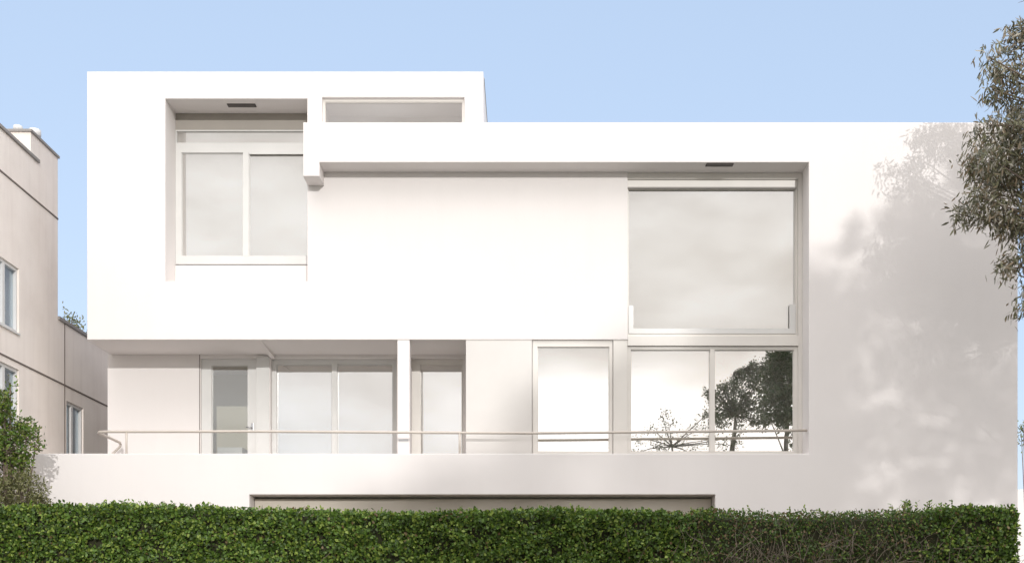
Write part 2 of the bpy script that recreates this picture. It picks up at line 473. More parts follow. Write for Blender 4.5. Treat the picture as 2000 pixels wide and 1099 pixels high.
def window(x0, x1, z0, z1, y, depth, fw, fmat, mull=(), gmat=None, blind=True, top=None, bot=None, right=None, left=None, name="window",
           blindz=None, rails=(), inside=0.11, drop=None, label=None, sash=0.012):
    """frame mesh with its panes and blind below it; mull: list of (xa, xb)"""
    top = fw if top is None else top; bot = fw if bot is None else bot
    left = fw if left is None else left; right = fw if right is None else right
    bm = bmesh.new()
    if left: box(bm, x0, x0 + left, y, y + depth, z0, z1)
    if right: box(bm, x1 - right, x1, y, y + depth, z0, z1)
    xi0, xi1 = x0 + left, x1 - right
    if top: box(bm, xi0, xi1, y, y + depth, z1 - top, z1)
    if bot: box(bm, xi0, xi1, y, y + depth, z0, z0 + bot)
    zi0, zi1 = z0 + bot, z1 - top
    cuts = [xi0]
    for a, b in mull:
        box(bm, a, b, y - 0.004, y + depth, zi0, zi1); cuts += [a, b]
    cuts.append(xi1)
    for za, zb in rails:
        for k in range(0, len(cuts), 2):
            box(bm, cuts[k], cuts[k+1], y + 0.003, y + depth - 0.003, za, zb)
    # thin inner bead round each opening
    zc = [zi0] + [v for r_ in rails for v in r_] + [zi1]
    fr = obj(name, bm, fmat, house)
    if label: fr["label"] = label
    gy = y + depth * 0.55
    for k in range(0, len(cuts), 2):
        for j in range(0, len(zc), 2):
            a, b, c, d = cuts[k], cuts[k+1], zc[j], zc[j+1]
            bm = bmesh.new()
            s = sash
            for q in ((a, a + s, c, d), (b - s, b, c, d), (a + s, b - s, c, c + s), (a + s, b - s, d - s, d)):
                box(bm, q[0], q[1], gy - 0.02, gy + 0.02, q[2], q[3])
            obj("sash", bm, fmat, fr)
            bm = bmesh.new(); box(bm, a + s, b - s, gy - 0.004, gy + 0.004, c + s, d - s)
            obj("pane", bm, gmat or M["glass"], fr)
    if blind:
        bm = bmesh.new()
        bz0, bz1 = blindz or (zi0 + 0.005, zi1 - 0.005)
        yb = y + depth + inside - 0.05
        box(bm, xi0 + 0.01, xi1 - 0.01, yb, yb + 0.012, bz0, bz1)
        box(bm, xi0 + 0.01, xi1 - 0.01, yb - 0.008, yb + 0.02, bz0 - 0.03, bz0 - 0.0005)
        obj("roller_blind", bm, M["blind"], fr)
    return fr

# left recess window
yw = yB + 0.60
px = lambda p: X(p, yw); pz = lambda p: Z(p, yw)
window(rx0 + 0.002, rx1 - 0.002, pz(281) + 0.001, pz(254) - 0.001, yw, 0.07, 0.012, M["wframe"], blind=False, sash=0.004, name="transom_window", top=0.02, bot=0.02)
window(rx0 + 0.002, rx1 - 0.002, pz(516), pz(281), yw - 0.004, 0.074, 0.1, M["wframe"], mull=((px(475), px(486)),), top=pz(281) - pz(298), bot=pz(500) - pz(516),
       left=px(354) - rx0, right=0.02, blind=False)
bm = bmesh.new(); box(bm, rx0 + 0.002, rx1 - 0.002, yw + 0.004, yw + 0.07, pz(254), rz1 - 0.002)  # opaque panel painted as the dark soffit reflection above the transom
obj("mirrored_soffit_panel", bm, M["taupe"], house)
bm = bmesh.new(); box(bm, px(487), rx1 - 0.024, yw - 0.02, yw - 0.005, pz(302), pz(297), bevel=0.003)
obj("window_track", bm, M["wframe"], house)
bm = bmesh.new()
box(bm, rx0 + 0.002, rx1 - 0.002, yw - 0.03, yw + 0.10, rz0 - 0.0, pz(518.8), bevel=0.004)
obj("window_apron", bm, M["white"], house)
bm = bmesh.new(); box(bm, rx0 + 0.01, rx1 - 0.01, yw + 0.13, yw + 0.145, pz(516), rz1 - 0.01)
obj("roller_blind", bm, M["blind"], house)
# clerestory
window(cx0 + 0.001, cx1 - 0.001, cz0 + 0.001, cz1 - 0.001, yB + 0.07, 0.06, 0.035, M["frame"], blind=False, gmat=M["dim_glass"], top=0.05)
# big upper window right
yr = yB + 0.02
qx = lambda p: X(p, yr); qz = lambda p: Z(p, yr)
bm = bmesh.new()      # head and jamb that line the recess
box(bm, XMID + 0.002, XREV - 0.002, yr + 0.0, yr + 0.30, qz(349), ZBEAM - 0.002)
box(bm, qx(1559), XREV - 0.002, yr - 0.01, yr + 0.30, FLOOR, qz(349) - 0.001)
box(bm, XMID + 0.002, qx(1559) - 0.001, yr - 0.02, yr + 0.30, qz(675), qz(657))
obj("window_lining", bm, M["frame"], house)
bm = bmesh.new(); box(bm, XMID + 0.004, qx(1556), yr + 0.10, yr + 0.16, qz(363), qz(350), bevel=0.004)
obj("blind_cassette", bm, M["cream"], house)
bm = bmesh.new(); box(bm, XMID + 0.004, qx(1556), yr + 0.03, yr + 0.049, qz(367), qz(364))
obj("gasket", bm, M["coping"], house)
window(XMID + 0.002, qx(1559) - 0.002, qz(656), qz(349) - 0.002, yr + 0.05, 0.10, 0.022, M["frame"], top=qz(349) - qz(366), bot=0.05, left=0.012, right=0.03, inside=0.12)
bm = bmesh.new()
box(bm, XMID + 0.02, XMID + 0.11, yr + 0.04, yr + 0.06, qz(650), qz(595))
box(bm, qx(1543), qx(1555), yr + 0.04, yr + 0.06, qz(650), qz(593))
box(bm, XMID + 0.111, qx(1543) - 0.001, yr + 0.04, yr + 0.06, qz(650), qz(640))
obj("window_sill", bm, M["wframe"], house)
# lower right pair
window(XMID + 0.002, qx(1559) - 0.002, FLOOR + 0.002, qz(676), yr + 0.02, 0.09, qx(1232) - XMID, M["frame"],
       mull=((qx(1387), qx(1396)),), top=0.055, bot=qz(881) - FLOOR, right=0.07)
# lower single
window(X(1040, yB), X(1197, yB), FLOOR + 0.002, ZU - 0.004, yr + 0.03, 0.09, 0.075, M["frame"], top=0.11, bot=Z(881, yB) - FLOOR, left=0.09, right=0.06)
# balcony sliding window
yg = yC + 0.14
sx = lambda p: X(p, yg); sz = lambda p: Z(p, yg)
window(w1[0] + 0.002, w1[1] - 0.002, FLOOR + 0.002, Z(698, yC) - 0.003, yg, 0.12, 0.085, M["wframe"], mull=((sx(648), sx(658)),), top=0.09, bot=0.06, inside=0.2)
# balcony door beside the column
window(d2[0] + 0.002, d2[1] - 0.002, FLOOR + 0.002, Z(698, yC) - 0.003, yg, 0.10, 0.10, M["frame"], top=0.09, bot=0.06, left=0.16, right=0.03, name="door", inside=0.2)
# left balcony door with clear glass
dr = window(d1[0] + 0.002, d1[1] - 0.002, FLOOR + 0.002, Z(699, yC) - 0.003, yC + 0.05, 0.10, 0.16, M["wframe"], top=0.12, bot=0.10, left=0.19, right=0.17,
            gmat=M["clear"], blind=False, name="door")
bm = bmesh.new()
hx, hz = X(492, yC), Z(834, yC)
box(bm, hx - 0.025, hx + 0.025, yC + 0.03, yC + 0.049, hz - 0.09, hz + 0.09, bevel=0.006)
tube(bm, [(hx, yC + 0.03, hz), (hx, yC - 0.02, hz)], 0.011)
tube(bm, [(hx + 0.01, yC - 0.02, hz), (hx - 0.11, yC - 0.02, hz)], 0.011)
obj("handle", bm, M["steel"], dr)
# room behind the door, with a white cabinet
bm = bmesh.new()
box(bm, d1[0] - 0.8, d1[1] + 0.25, 3.5, 3.69, FLOOR, ZU - 0.003)
box(bm, d1[1] + 0.25, d1[1] + 0.33, 2.21, 3.5, FLOOR, ZU - 0.003)
obj("room_wall", bm, M["room"], house)
cab = tag(empty("cabinet", (X(430, yC), 2.6, FLOOR)), "low white cabinet seen through the glass balcony door", "cabinet")
cxx = X(432, yC)
bm = bmesh.new(); box(bm, cxx - 0.28, cxx + 0.22, 2.4, 2.85, FLOOR + 0.06, FLOOR + 0.88, bevel=0.008)
obj("carcass", bm, M["wframe"], cab)
bm = bmesh.new(); box(bm, cxx - 0.26, cxx + 0.20, 2.375, 2.399, FLOOR + 0.09, FLOOR + 0.85, bevel=0.004)
obj("cabinet_door", bm, M["wframe"], cab)
bm = bmesh.new(); box(bm, cxx + 0.13, cxx + 0.15, 2.35, 2.374, FLOOR + 0.5, FLOOR + 0.62)
obj("handle", bm, M["steel"], cab)

# handrail along the balcony
yR = 0.13
bm = bmesh.new()
zr = Z(842.5, yR); xl = X(188, yR)
pts = [(XREV, yR, Z(840, yR)), (X(1040, yR), yR, Z(845.5, yR)), (X(500, yR), yR, Z(842, yR)), (xl + 0.16, yR, zr), (xl + 0.05, yR + 0.03, zr), (xl, yR + 0.11, zr),
       (xl, 1.30, zr - 0.02), (xl, 1.36, zr - 0.05), (xl, 1.33, zr - 0.09), (xl, 0.70, zr - 0.40), (xl, 0.40, zr - 0.60)]
tube(bm, pts, 0.024, n=10)
hr = obj("handrail", bm, M["rail"], house)
for p in (247, 898):
    bm = bmesh.new(); tube(bm, [(X(p, yR), yR, ZPAR - 0.01), (X(p, yR), yR, Z(844, yR))], 0.02, n=8)
    obj("post", bm, M["rail"], hr)

# ------------------------------------------------------------------ neighbouring building on the left
XN = -8.95
nb = tag(empty("neighbour_building", (XN - 3, 0, GZ)), "beige stucco building with sky-tinted windows left of the white house", "building")
def NY(px): return F * XN / (px - VX) - 20.0          # y where the wall passes photo column px
def NZ(px, py): return EYE + (VY - py) * (NY(px) + 20) / F
y113 = NY(113); zu = NZ(0, 250); zb = NZ(60, 258); zw = NZ(160, 653)
yk = NY(60); yfront = -4.0; yend = 12.0
bm = bmesh.new()
def ywall(bm, rects, holes, xa, xb):
    b2 = slab(rects, holes, 0.0, xb - xa)       # built in XZ, then turned so X->Y
    vm = {}
    for v in b2.verts: vm[v] = bm.verts.new((xb - v.co.y, v.co.x, v.co.z))
    for f in b2.faces: bm.faces.new([vm[v] for v in f.verts])
    b2.free()
nw = [  # y0, y1, z0, z1, mullion fraction
    (NY(37) - 1.55, NY(37), NZ(37, 652), NZ(37, 525), 0.66),
    (NY(37) - 1.55, NY(37), NZ(37, 850), NZ(37, 722), 0.66),
    (NY(130), NY(163), NZ(130, 905), NZ(130, 782), 0.40)]
ywall(bm, [(yfront, y113, 0.0, zu), (yk, y113, zu, zb), (y113, yend, 0.0, zw)], [w[:4] for w in nw], XN - 0.3, XN)
box(bm, XN - 9, XN - 0.3, yfront, y113, 0.0, zu - 0.12)
box(bm, XN - 1.6, XN - 0.3, yk, y113, zu - 0.12, zb)
box(bm, XN - 9, XN - 0.3, y113, yend, 0.0, zw - 0.1)
obj("wall", bm, M["stucco"], nb)
bm = bmesh.new()
box(bm, XN - 0.33, XN + 0.035, yfront - 0.03, NY(75), zu + 0.001, zu + 0.06, bevel=0.008)
box(bm, XN - 0.33, XN + 0.035, y113 + 0.005, yend, zw + 0.001, zw + 0.07, bevel=0.008)
box(bm, XN - 1.63, XN + 0.03, yk - 0.03, y113 + 0.03, zb + 0.001, zb + 0.05, bevel=0.008)
obj("coping", bm, M["coping"], nb)
bm = bmesh.new()
box(bm, XN - 0.01, XN + 0.012, yfront, y113, NZ(0, 333) - 0.014, NZ(0, 333) + 0.014)
box(bm, XN - 0.01, XN + 0.012, yfront, yend, NZ(100, 739) - 0.014, NZ(100, 739) + 0.014)
box(bm, XN - 0.01, XN + 0.008, NY(126) - 0.012, NY(126) + 0.012, GZ, zw)
obj("reveal_joint", bm, M["groove"], nb)
for (a, b, c, d, mfrac) in nw:
    bm = bmesh.new(); fw = 0.055; xo = XN - 0.06
    for q in ((a, a + fw, c, d), (b - fw, b, c, d), (a + fw, b - fw, c, c + fw), (a + fw, b - fw, d - fw, d),
              (a + (b - a) * mfrac - 0.045, a + (b - a) * mfrac + 0.045, c + fw, d - fw)):
        box(bm, xo - 0.05, xo + 0.03, q[0], q[1], q[2], q[3])
    box(bm, xo + 0.031, XN + 0.03, a, b, c - 0.03, c + 0.002)
    wf = obj("window", bm, M["wframe"], nb)
    cuts = [a + fw, a + (b - a) * mfrac - 0.045, a + (b - a) * mfrac + 0.045, b - fw]
    for k in (0, 2):
        bm = bmesh.new(); box(bm, xo - 0.03, xo - 0.022, cuts[k], cuts[k+1], c + fw, d - fw)
        obj("pane", bm, M["nglass"], wf)
    bm = bmesh.new(); box(bm, xo - 0.2, xo - 0.19, a, b, c, d)  # sheet behind the panes, coloured like the blue sky they would reflect
    obj("sky_reflection_sheet", bm, M["nsky_sheet"], wf)
for (p, D, s_) in ((35, 20.75, 1.0), (68, 21.05, 1.35)):
    bm = bmesh.new()
    x = (p - VX) * D / F; y = D - 20; z = zb + 0.04
    tube(bm, [(x, y, z), (x, y, z + 0.08 * s_)], 0.055 * s_, n=14)
    tube(bm, [(x, y, z + 0.08 * s_), (x, y, z + 0.085 * s_), (x, y, z + 0.165 * s_), (x, y, z + 0.17 * s_)], [0.065 * s_, 0.083 * s_, 0.083 * s_, 0.076 * s_], n=14)
    obj("chimney_pot", bm, M["vent"], nb)

# ------------------------------------------------------------------ foliage
GREEN = [leafmat("hedge_leaf_mid", (0.095, 0.17, 0.022), (0.15, 0.25, 0.026)),
         leafmat("hedge_leaf_dark", (0.05, 0.09, 0.016), (0.08, 0.13, 0.015)),
         leafmat("hedge_leaf_new", (0.21, 0.28, 0.045), (0.28, 0.37, 0.05)),
         leafmat("hedge_leaf_brown", (0.16, 0.11, 0.05), (0.15, 0.10, 0.04))]
OLIVE = [leafmat("olive_leaf", (0.15, 0.155, 0.055)), leafmat("olive_leaf_dark", (0.085, 0.09, 0.03)), leafmat("olive_leaf_pale", (0.24, 0.23, 0.11))]
GUM = [leafmat("gum_leaf", (0.19, 0.185, 0.10), trans=0.2), leafmat("gum_leaf_brown", (0.26, 0.20, 0.125), trans=0.2),
       leafmat("gum_leaf_pale", (0.40, 0.37, 0.30), trans=0.2), leafmat("gum_leaf_dark", (0.11, 0.11, 0.065), trans=0.2)]

def noise1(x, seed, f):
    r = np.random.default_rng(seed); out = np.zeros_like(x)
    for k in range(5):
        out += np.sin(x * f * (1.7 ** k) + r.random() * 6.28) / (1.5 ** k)
    return out / 2.2

# --- hedge
hy0, hy1 = -3.3, -2.0
hxa, hxb = -9.6, X(1990, hy0)
hedge = tag(empty("hedge", ((hxa + hxb) / 2, -2.7, GZ)), "long clipped green hedge running across the front of the white house", "hedge")
def hedge_top(x): return Z(997, hy0) + 0.035 * noise1(x, 3, 1.1) + 0.022 * noise1(x, 4, 5.0) + np.clip((-3.6 - x) / 2.2, 0, 1) * 0.085 + np.clip((x - 5.6) / 1.2, 0, 1) * 0.03
n = 112000
x = rng.uniform(hxa, hxb, n)
face = rng.random(n)
top = hedge_top(x)
depth = rng.exponential(0.07, n)
C = np.zeros((n, 3)); N0 = np.zeros((n, 3))
zlow = 1.9
fm = face < 0.70; tm = (face >= 0.70) & (face < 0.94); em = face >= 0.94
zz = zlow + (top - zlow) * rng.random(n) ** 0.9
bul = 0.06 * noise1(x * 1.0 + zz * 2.1, 8, 3.0) + 0.05 * noise1(zz * 3 - x, 9, 4.0) + 0.05 * noise1(x * 1.3 - zz * 2.9, 12, 9.0) * noise1(zz * 2.2 + x * 0.7, 13, 8.0)
C[fm] = np.stack([x, hy0 + 0.06 + bul + depth, zz], 1)[fm]; N0[fm] = (0, -1, 0.25)
C[tm] = np.stack([x, rng.uniform(hy0, hy1, n), top - depth * 0.8 + 0.02 * rng.normal(size=n)], 1)[tm]; N0[tm] = (0, -0.3, 1)
C[em] = np.stack([hxb - depth, rng.uniform(hy0, hy1, n), zz], 1)[em]; N0[em] = (1, -0.2, 0.2)
N = N0 + rng.normal(size=(n, 3)) * 0.75
D = rng.normal(size=(n, 3)) + N0 * 0.35 + np.array([0, 0, 0.35])
thin = np.clip((x - 2.0) / 1.2, 0, 1) * (1 - 0.75 * np.clip((x - 5.4) / 1.0, 0, 1))        # the right stretch is sparser and browner
hol = noise1(x * 1.9 + zz * 1.3, 15, 4.0) * 0.6 + noise1(zz * 4.1 - x * 1.2, 16, 3.0) * 0.6
keep = (rng.random(n) > thin * (0.38 + 0.25 * np.sin(x * 2.3 + zz * 5)) * (0.55 + 0.6 * (top - zz))) & ~(fm & (rng.random(n) < np.clip(hol + 0.35 * noise1(x * 7.1 - zz * 5.3, 23, 4.0) * noise1(zz * 8.0 + x * 3.0, 24, 3.0) - 0.05, 0, 0.62) * 1.45))
C, N, D, thin = C[keep], N[keep], D[keep], thin[keep]
dpt = depth[keep]
u = rng.random(len(C))
mi = np.where(u < 0.42, 0, np.where(u < 0.76, 1, 2))
mi = np.where((rng.random(len(C)) < 0.02 + 0.20 * thin), 3, mi)
mi = np.where((mi == 2) & ((dpt > 0.08) | (rng.random(len(C)) < 0.8 * thin)), 1, mi)
mi = np.where((mi == 0) & (rng.random(len(C)) < 0.45 * thin), 1, mi)
sz = rng.uniform(0.55, 1.35, len(C)) * (1 - 0.3 * thin)
ns_ = 260
sx_ = rng.uniform(hxa, hxb, ns_); sx_ += 0.25 * noise1(sx_, 19, 2.0)
Cs_, Ds_ = [], []
for q in range(ns_):
    hh = rng.uniform(0.03, 0.15); k_ = rng.integers(4, 10); b_ = np.array([min(sx_[q], hxb - 0.05), rng.uniform(hy0 + 0.1, hy1), 0])
    b_[2] = hedge_top(b_[:1])[0] - 0.03
    for j in range(k_):
        Cs_.append(b_ + np.array([0.01 * rng.normal(), 0.01 * rng.normal(), hh * j / k_])); Ds_.append(rng.normal(size=3) * 0.7 + np.array([0, 0, 0.9]))
C = np.concatenate([C, np.array(Cs_)]); D = np.concatenate([D, np.array(Ds_)]); N = np.concatenate([N, rng.normal(size=(len(Cs_), 3)) + np.array([0, -.6, .4])])
mi = np.concatenate([mi, rng.choice([0, 2, 2], len(Cs_))]); sz = np.concatenate([sz, rng.uniform(0.5, 0.9, len(Cs_))])
leaf_mesh("foliage", C, D, N, 0.053 * sz, 0.037 * sz, GREEN, mi, hedge)
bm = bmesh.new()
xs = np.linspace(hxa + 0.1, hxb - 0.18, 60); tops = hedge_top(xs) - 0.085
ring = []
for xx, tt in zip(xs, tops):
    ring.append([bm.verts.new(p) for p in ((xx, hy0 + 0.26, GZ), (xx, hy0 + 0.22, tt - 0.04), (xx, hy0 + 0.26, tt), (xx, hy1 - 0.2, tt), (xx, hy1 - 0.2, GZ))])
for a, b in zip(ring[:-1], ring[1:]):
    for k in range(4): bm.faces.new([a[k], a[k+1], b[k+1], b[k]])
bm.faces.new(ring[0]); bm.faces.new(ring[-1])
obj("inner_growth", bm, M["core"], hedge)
bm = bmesh.new()
for k in range(430):
    xx = random.uniform(hxa + 0.2, hxb - 0.1) if k < 45 else min(hxb - 0.1, random.gauss(4.4, 1.2))
    z0 = random.uniform(1.6, 2.6); a = random.gauss(0, 0.75); l = random.uniform(0.2, 0.75)
    p = Vector((xx, hy0 + random.uniform(0.0, 0.17), z0)); pts_ = [p]
    for j in range(4):
        a += random.uniform(-.38, .38)
        p = p + Vector((math.sin(a), random.uniform(-0.12, 0.12), math.cos(a))) * l / 4
        p.z = min(p.z, float(hedge_top(np.array([p.x]))[0]) + 0.02); pts_.append(p)
    w_ = random.uniform(0.6, 1.15)
    tube(bm, pts_, [0.0048 * w_, 0.0042 * w_, 0.0034 * w_, 0.0026 * w_, 0.0015 * w_], n=4, caps=False)
tag(obj("twigs", bm, M["twig"], hedge), kind="stuff")

def sprout(name, px0, px1, ytop, y, label, cat, mats, nstem=9, seed=1, leaf=(0.075, 0.03), hbase=None):
    r = random.Random(seed)
    xc = (X(px0, y) + X(px1, y)) / 2
    root = tag(empty(name, (xc, y, GZ)), label, cat)
    bm = bmesh.new(); Cs, Ds = [], []
    for k in range(nstem):
        xx = r.uniform(X(px0, y), X(px1, y)); yy = y + r.uniform(-0.12, 0.12)
        h = Z(ytop + r.uniform(0, 10), y) - GZ
        lean = r.uniform(-0.18, 0.18)
        pts = [(xx - lean * 0.5, yy, GZ), (xx, yy, GZ + h * 0.6), (xx + lean * 0.5, yy, GZ + h)]
        tube(bm, pts, [0.012, 0.009, 0.004], n=5)
        for i in range(34):
            t = 0.5 + 0.5 * i / 33
            P = Vector(pts[1]).lerp(Vector(pts[2]), (t - 0.5) * 2) if t > 0.5 else Vector(pts[1])
            an = r.uniform(0, 6.28)
            Cs.append(P); Ds.append((math.cos(an), math.sin(an), r.uniform(0.2, 1.1)))
    obj("stem", bm, M["twig"], root)
    C = np.array([tuple(c) for c in Cs]); D = np.array(Ds); n = len(C)
    mi = rng.integers(0, len(mats), n)
    leaf_mesh("foliage", C, D, rnd_dir(n) + np.array([0, -0.6, 0.5]), leaf[0] * rng.uniform(0.7, 1.2, n), leaf[1], mats, mi, root)
    return root
sprout("garden_plant", 215, 350, 978, -1.8, "upright green shoots rising behind the sunlit left end of the hedge", "plant", GREEN[:3], 22, 3)
sprout("garden_plant", 1745, 1855, 978, -1.8, "leafy shoots poking above the shaded right end of the hedge", "plant", GREEN[:3], 18, 4)

def bush(name, blobs, y, label, mats, leaf, per, seed, group=None, cat="shrub", weights=None, droop=0.1, yspread=0.8, stems=True, base=GZ, clump=0.10, nper=14):
    """a bush whose crown is a heap of leaf clumps; blobs in photo pixels (px, py, radius)"""
    global rng
    rng = np.random.default_rng(seed); r = random.Random(seed)
    xc = float(np.mean([X(b[0], y) for b in blobs]))
    root = tag(empty(name, (xc, y, base)), label, cat, group)
    Cs, Ns = [], []
    bm = bmesh.new()
    for (px_, py_, rad) in blobs:
        R_ = rad * (y + 20) / F
        c0 = np.array([X(px_, y), y + r.uniform(-0.3, 0.3) * R_ * 2, Z(py_, y)])
        ncl = int(per * (rad / 30.0) ** 2)
        cl = c0 + in_ball(ncl, 0.45) * np.array([R_, R_ * yspread, R_])
        for q in cl:
            m_ = int(nper * r.uniform(0.5, 1.4))
            Cs.append(q + rng.normal(size=(m_, 3)) * clump * 0.5)
            Ns.append(np.repeat(((q - c0) / R_)[None], m_, 0))
            if stems and r.random() < 0.35:
                a = Vector(c0) + Vector((r.uniform(-.2, .2) * R_, 0, -R_ * 0.3))
                tube(bm, [a, (a + Vector(q)) / 2 + Vector((0, 0, 0.03)), Vector(q)], [0.008, 0.006, 0.003], n=4, caps=False)
        tube(bm, [(xc + r.uniform(-.2, .2), y, base), (xc * 0.5 + c0[0] * 0.5, y, (base + c0[2]) / 2), tuple(c0)], [0.035, 0.025, 0.012], n=6)
    obj("stem", bm, M["bark"], root)
    C = np.concatenate(Cs); N0 = np.concatenate(Ns); n = len(C)
    D = rng.normal(size=(n, 3)) * 0.9 + N0 * 0.6 + np.array([0, 0, 0.5 - droop])
    mi = rng.choice(len(mats), n, p=weights)
    leaf_mesh("foliage", C, D, N0 * 0.7 + rng.normal(size=(n, 3)) * 0.7 + np.array([0, -.3, .2]), leaf[0] * rng.uniform(0.6, 1.3, n), leaf[1] * rng.uniform(0.8, 1.2, n), mats, mi, root)
    return root

bush("shrub", [(-15, 800, 40), (8, 790, 22), (15, 812, 26), (22, 838, 28), (40, 832, 22), (50, 850, 22), (66, 868, 16), (20, 875, 36), (-20, 880, 50), (10, 915, 38), (40, 900, 20), (-20, 950, 40), (12, 768, 14), (20, 752, 8)],
     -1.4, "tall bright green shrub at the left edge of the picture", [GREEN[0], GREEN[2], OLIVE[0], GREEN[1]], (0.055, 0.034), 33, 21, weights=[0.4, 0.2, 0.25, 0.15])
bush("shrub", [(30, 935, 26), (55, 950, 24), (75, 968, 20), (45, 975, 30), (10, 965, 30), (85, 985, 18), (60, 995, 26), (20, 1000, 30)],
     -1.75, "smaller pale olive shrub between the tall shrub and the hedge", OLIVE, (0.046, 0.024), 46, 22, weights=[0.5, 0.2, 0.3])

# --- trees
def tree(name, trunk, crown, label, mats, leaf, weights, seed, cat="tree", per=30.0, nper=16, hang=0.8, clump=0.18, group=None, limb=0.05, shell=0.25):
    """trunk: list of (x,y,z,r); crown: list of (x,y,z,R). Limbs reach every crown lobe."""
    global rng
    rng = np.random.default_rng(seed); r = random.Random(seed)
    root = tag(empty(name, trunk[0][:3]), label, cat, group)
    bm = bmesh.new()
    tube(bm, [t[:3] for t in trunk], [t[3] for t in trunk], n=10)
    Cs, Ns = [], []
    tp = [Vector(t[:3]) for t in trunk]
    for (cx, cy, cz, R_) in crown:
        c0 = np.array([cx, cy, cz]); cv = Vector(c0)
        best = min((t for t in tp[1:]), key=lambda t: (t - cv).length + max(0, t.z - cv.z) * 1.5)
        mid = best.lerp(cv, 0.55) + Vector((r.uniform(-.1, .1), r.uniform(-.1, .1), 0.10)) * R_
        tube(bm, [best, mid, cv], [limb, limb * 0.6, limb * 0.3], n=6, caps=False)
        ncl = max(4, int(per * R_ * R_))
        cl = c0 + in_ball(ncl, shell) * R_ * np.array([1, 1, 0.95])
        for q in cl:
            m_ = int(nper * r.uniform(0.5, 1.5))
            off = rng.normal(size=(m_, 3)) * np.array([clump, clump, clump * 0.9]) * 0.55
            Cs.append(q + off); Ns.append(np.repeat(((q - c0) / R_)[None], m_, 0))
            if r.random() < 0.4:
                tube(bm, [cv, (cv + Vector(q)) / 2 + Vector((0, 0, 0.06 * R_)), Vector(q)], [limb * 0.25, limb * 0.16, limb * 0.07], n=4, caps=False)
    obj("trunk", bm, M["bark"], root)
    C = np.concatenate(Cs); N0 = np.concatenate(Ns); n = len(C)
    D = rng.normal(size=(n, 3)) * (1.0 - 0.45 * hang) + N0 * 0.35 + np.array([0, 0, -1.1 * hang])
    mi = rng.choice(len(mats), n, p=weights)
    leaf_mesh("crown", C, D, rng.normal(size=(n, 3)), leaf[0] * rng.uniform(0.6, 1.3, n), leaf[1] * rng.uniform(0.7, 1.3, n), mats, mi, root)
    return root

yt = -2.6
def tb(px_, py_, rad, dy=0.0): return (X(px_, yt + dy), yt + dy, Z(py_, yt + dy), rad * (yt + dy + 20) / F)
gum = [tb(1992, 55, 22), tb(1985, 95, 24, .2), tb(1932, 112, 20, -.3), tb(1945, 140, 20), tb(1962, 130, 22, .3), tb(1990, 150, 30), tb(1938, 175, 14), tb(1965, 190, 26, .2), tb(1995, 200, 40),
       tb(1935, 245, 24, -.3), tb(1965, 255, 36), tb(1998, 270, 46, .3), tb(1912, 262, 16, .2), tb(1908, 300, 22), tb(1935, 310, 34, -.4), tb(1970, 330, 44, .1), tb(2005, 350, 50),
       tb(1920, 350, 26, .3), tb(1893, 325, 11), tb(1945, 375, 36), tb(1915, 385, 22, -.3), tb(1890, 415, 16), tb(1872, 418, 11), tb(1920, 425, 26, .1), tb(1960, 410, 34, -.2), tb(1995, 420, 40),
       tb(1940, 440, 20, .3), tb(1985, 452, 26), tb(1975, 515, 18), tb(1958, 525, 11), tb(1995, 500, 24, .2), tb(2000, 600, 14), tb(2010, 570, 20),
       tb(2050, 60, 60), tb(2060, 160, 60, .5), tb(2070, 260, 70, -.5), tb(2080, 370, 75, .4), tb(2070, 470, 60), tb(2130, 120, 70), tb(2160, 240, 80, .5), tb(2160, 380, 80, -.4), tb(2150, 500, 60), tb(2080, -40, 60), tb(2060, 580, 35)]
tx = X(2265, yt)
tree("eucalyptus_tree", [(tx, yt, GZ - 0.1, 0.22), (tx - 0.05, yt, 4.5, 0.17), (tx - 0.3, yt, 7.0, 0.13), (tx - 0.7, yt, 9.0, 0.09), (tx - 1.1, yt, 10.6, 0.05)],
     gum, "tall grey brown eucalyptus with drooping leaves at the right corner of the house", GUM, (0.125, 0.027), [0.34, 0.25, 0.24, 0.17], 31, per=205, nper=22, hang=0.8, clump=0.16, limb=0.03)

# far tree behind the neighbouring building
ytl = 16.0
tree("garden_tree", [(X(150, ytl), ytl, GZ, 0.2), (X(148, ytl), ytl, 8.0, 0.12), (X(146, ytl), ytl, 9.5, 0.07)],
     [(X(p, ytl), ytl, Z(q, ytl), rr * (ytl + 20) / F) for p, q, rr in ((140, 625, 11), (150, 632, 14), (158, 648, 16), (135, 640, 14), (170, 660, 22), (140, 670, 25), (120, 660, 20), (190, 680, 30))],
     "small pale green tree showing behind the roof of the beige building", OLIVE, (0.10, 0.05), [0.4, 0.15, 0.45], 41, per=45, nper=20, hang=0.1, clump=0.22)

# grove across the street, behind the camera: shades the right of the facade and mirrors in the lower panes
TREE_MIX = [GREEN[1], OLIVE[1], GUM[0], GUM[3]]
EDGE = [(690, 975), (760, 940), (860, 900), (1000, 800), (1226, 620), (1590, 470), (1800, 330), (1880, 268), (1990, 225), (2400, 215)]
def shade(px_, py_, t):
    """the point t metres in front of the facade whose shadow falls on facade point (px_, py_)"""
    return (X(px_, 0) + t * math.tan(R(SUN_AZ)), -t, Z(py_, 0) + t * math.tan(R(SUN_EL)) / math.cos(R(SUN_AZ)))
def lobes(p0, p1, seed, skip=0.06, step=46, r0=30, r1=46, bottom=1300, rmax=105, grow=1.3):
    r = random.Random(seed); L = []
    px_ = p0
    while px_ < p1:
        yt_ = float(np.interp(px_, [e[0] for e in EDGE], [e[1] for e in EDGE]))
        rad = r.uniform(r0, r1); y_ = yt_ + rad * 1.3 + r.uniform(-0.4, 0.6) * rad; first = True
        while y_ < bottom:
            if first or r.random() > skip: L.append((px_ + r.uniform(-15, 15), y_, rad))
            first = False; y_ += rad * 1.25; rad = min(rmax, rad * grow)
        px_ += step
    return L
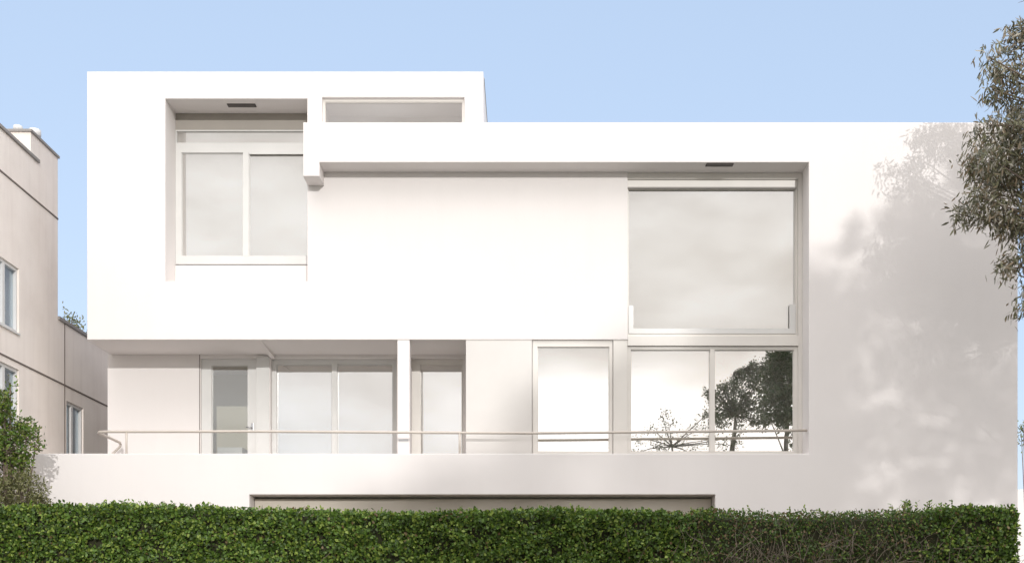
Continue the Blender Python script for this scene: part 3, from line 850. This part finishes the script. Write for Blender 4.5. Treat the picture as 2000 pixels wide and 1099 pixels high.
def street_tree(pts, label, seed, at, T, per, leaf, nper, clump, limb=0.10, base=0.0, trunk=0.45, spread=1.5):
    r = random.Random(seed)
    cr = []
    for (a, b, rad) in pts:
        p = shade(a, b, T); cr.append((p[0], p[1] + r.uniform(-spread, spread), p[2], rad / 110.0))
    tz = max(c[2] for c in cr); x0 = shade(at, 0, T)[0]
    tree("street_tree", [(x0, -T, base, trunk), (x0 - .1, -T, tz * 0.35, trunk * .75), (x0 - 0.2, -T, tz * 0.6, trunk * .55), (x0, -T, tz * 0.8, trunk * .32), (x0, -T, tz - 0.8, trunk * .13)], cr, label, TREE_MIX,
         leaf, [0.33, 0.3, 0.17, 0.2], seed, per=per, nper=nper, hang=0.4, clump=clump, group="street trees facing the house", limb=limb, shell=0.15)
street_tree([(a + random.uniform(-28, 28), b + random.uniform(-20, 45), c * random.uniform(0.8, 1.15)) for a, b, c in lobes(1410, 1610, 2, skip=0.0)] + [(1542, 712, 110), (1546, 704, 110), (1538, 716, 120), (1530, 705, 90), (1534, 700, 100), (1545, 712, 90), (1600, 640, 70)], "broad dense tree across the street mirrored at the right of the lower windows", 52, 1620, 88.0, 14, (0.32, 0.17), 16, 0.45)
street_tree([(a, b + 55 * max(0.0, (a - 900) / 450), c) for a, b, c in lobes(720, 1390, 3, skip=0.12)], "thin low tree across the street whose shade reaches the balcony parapet", 53, 1020, 92.0, 8, (0.26, 0.13), 15, 0.45)
street_tree(lobes(1625, 2330, 5, skip=0.13, step=35, r0=20, r1=34, bottom=1010, rmax=48, grow=1.08),
            "leafy tree on the opposite pavement that dapples the right wall with shade", 54, 2120, 21.4, 68, (0.12, 0.055), 17, 0.17, limb=0.04, base=0.1, trunk=0.2, spread=0.7)
# slender tree whose thin top is mirrored low in the left lower pane
r = random.Random(8); cr = []
for p, q, rr in ((1250, 850, 18), (1275, 835, 16), (1300, 805, 14), (1310, 830, 20), (1335, 850, 18), (1365, 830, 16), (1380, 805, 10), (1385, 850, 18), (1290, 870, 26), (1350, 880, 26), (1240, 885, 22), (1420, 860, 22), (1450, 845, 18)):
    cr.append(((p - VX) * 61 / F, -40.5 + r.uniform(-.6, .6), EYE + (VY - q) * 61 / F, rr * 61 / F))
xs_ = (1315 - VX) * 61 / F
tree("street_tree", [(xs_, -40.5, 0, 0.22), (xs_, -40.5, 4, 0.16), (xs_ + .1, -40.5, 8, 0.10), (xs_, -40.5, 10.5, 0.05)], cr, "slender sparse tree mirrored low in the left pane of the lower right window", TREE_MIX, (0.14, 0.06), [0.2, 0.4, 0.2, 0.2], 77, per=42, nper=9, hang=0.3, clump=0.3, group="street trees facing the house", limb=0.05)

# ------------------------------------------------------------------ glimpse past the right corner of the house
bm = bmesh.new(); box(bm, 9.4, 30, 24.0, 24.3, GZ, GZ + 5.1, bevel=0.02)
tag(obj("garden_wall", bm, M["white"]), "white garden wall glimpsed past the right corner of the house", "wall")
bush("shrub", [(1995, 850, 14), (2015, 850, 22), (2040, 845, 25), (1998, 835, 8)], 22.0, "yellow green bush glimpsed in front of the white garden wall", [OLIVE[0], OLIVE[2], GREEN[2]], (0.10, 0.05), 30, 61, weights=[0.4, 0.4, 0.2], clump=0.25)
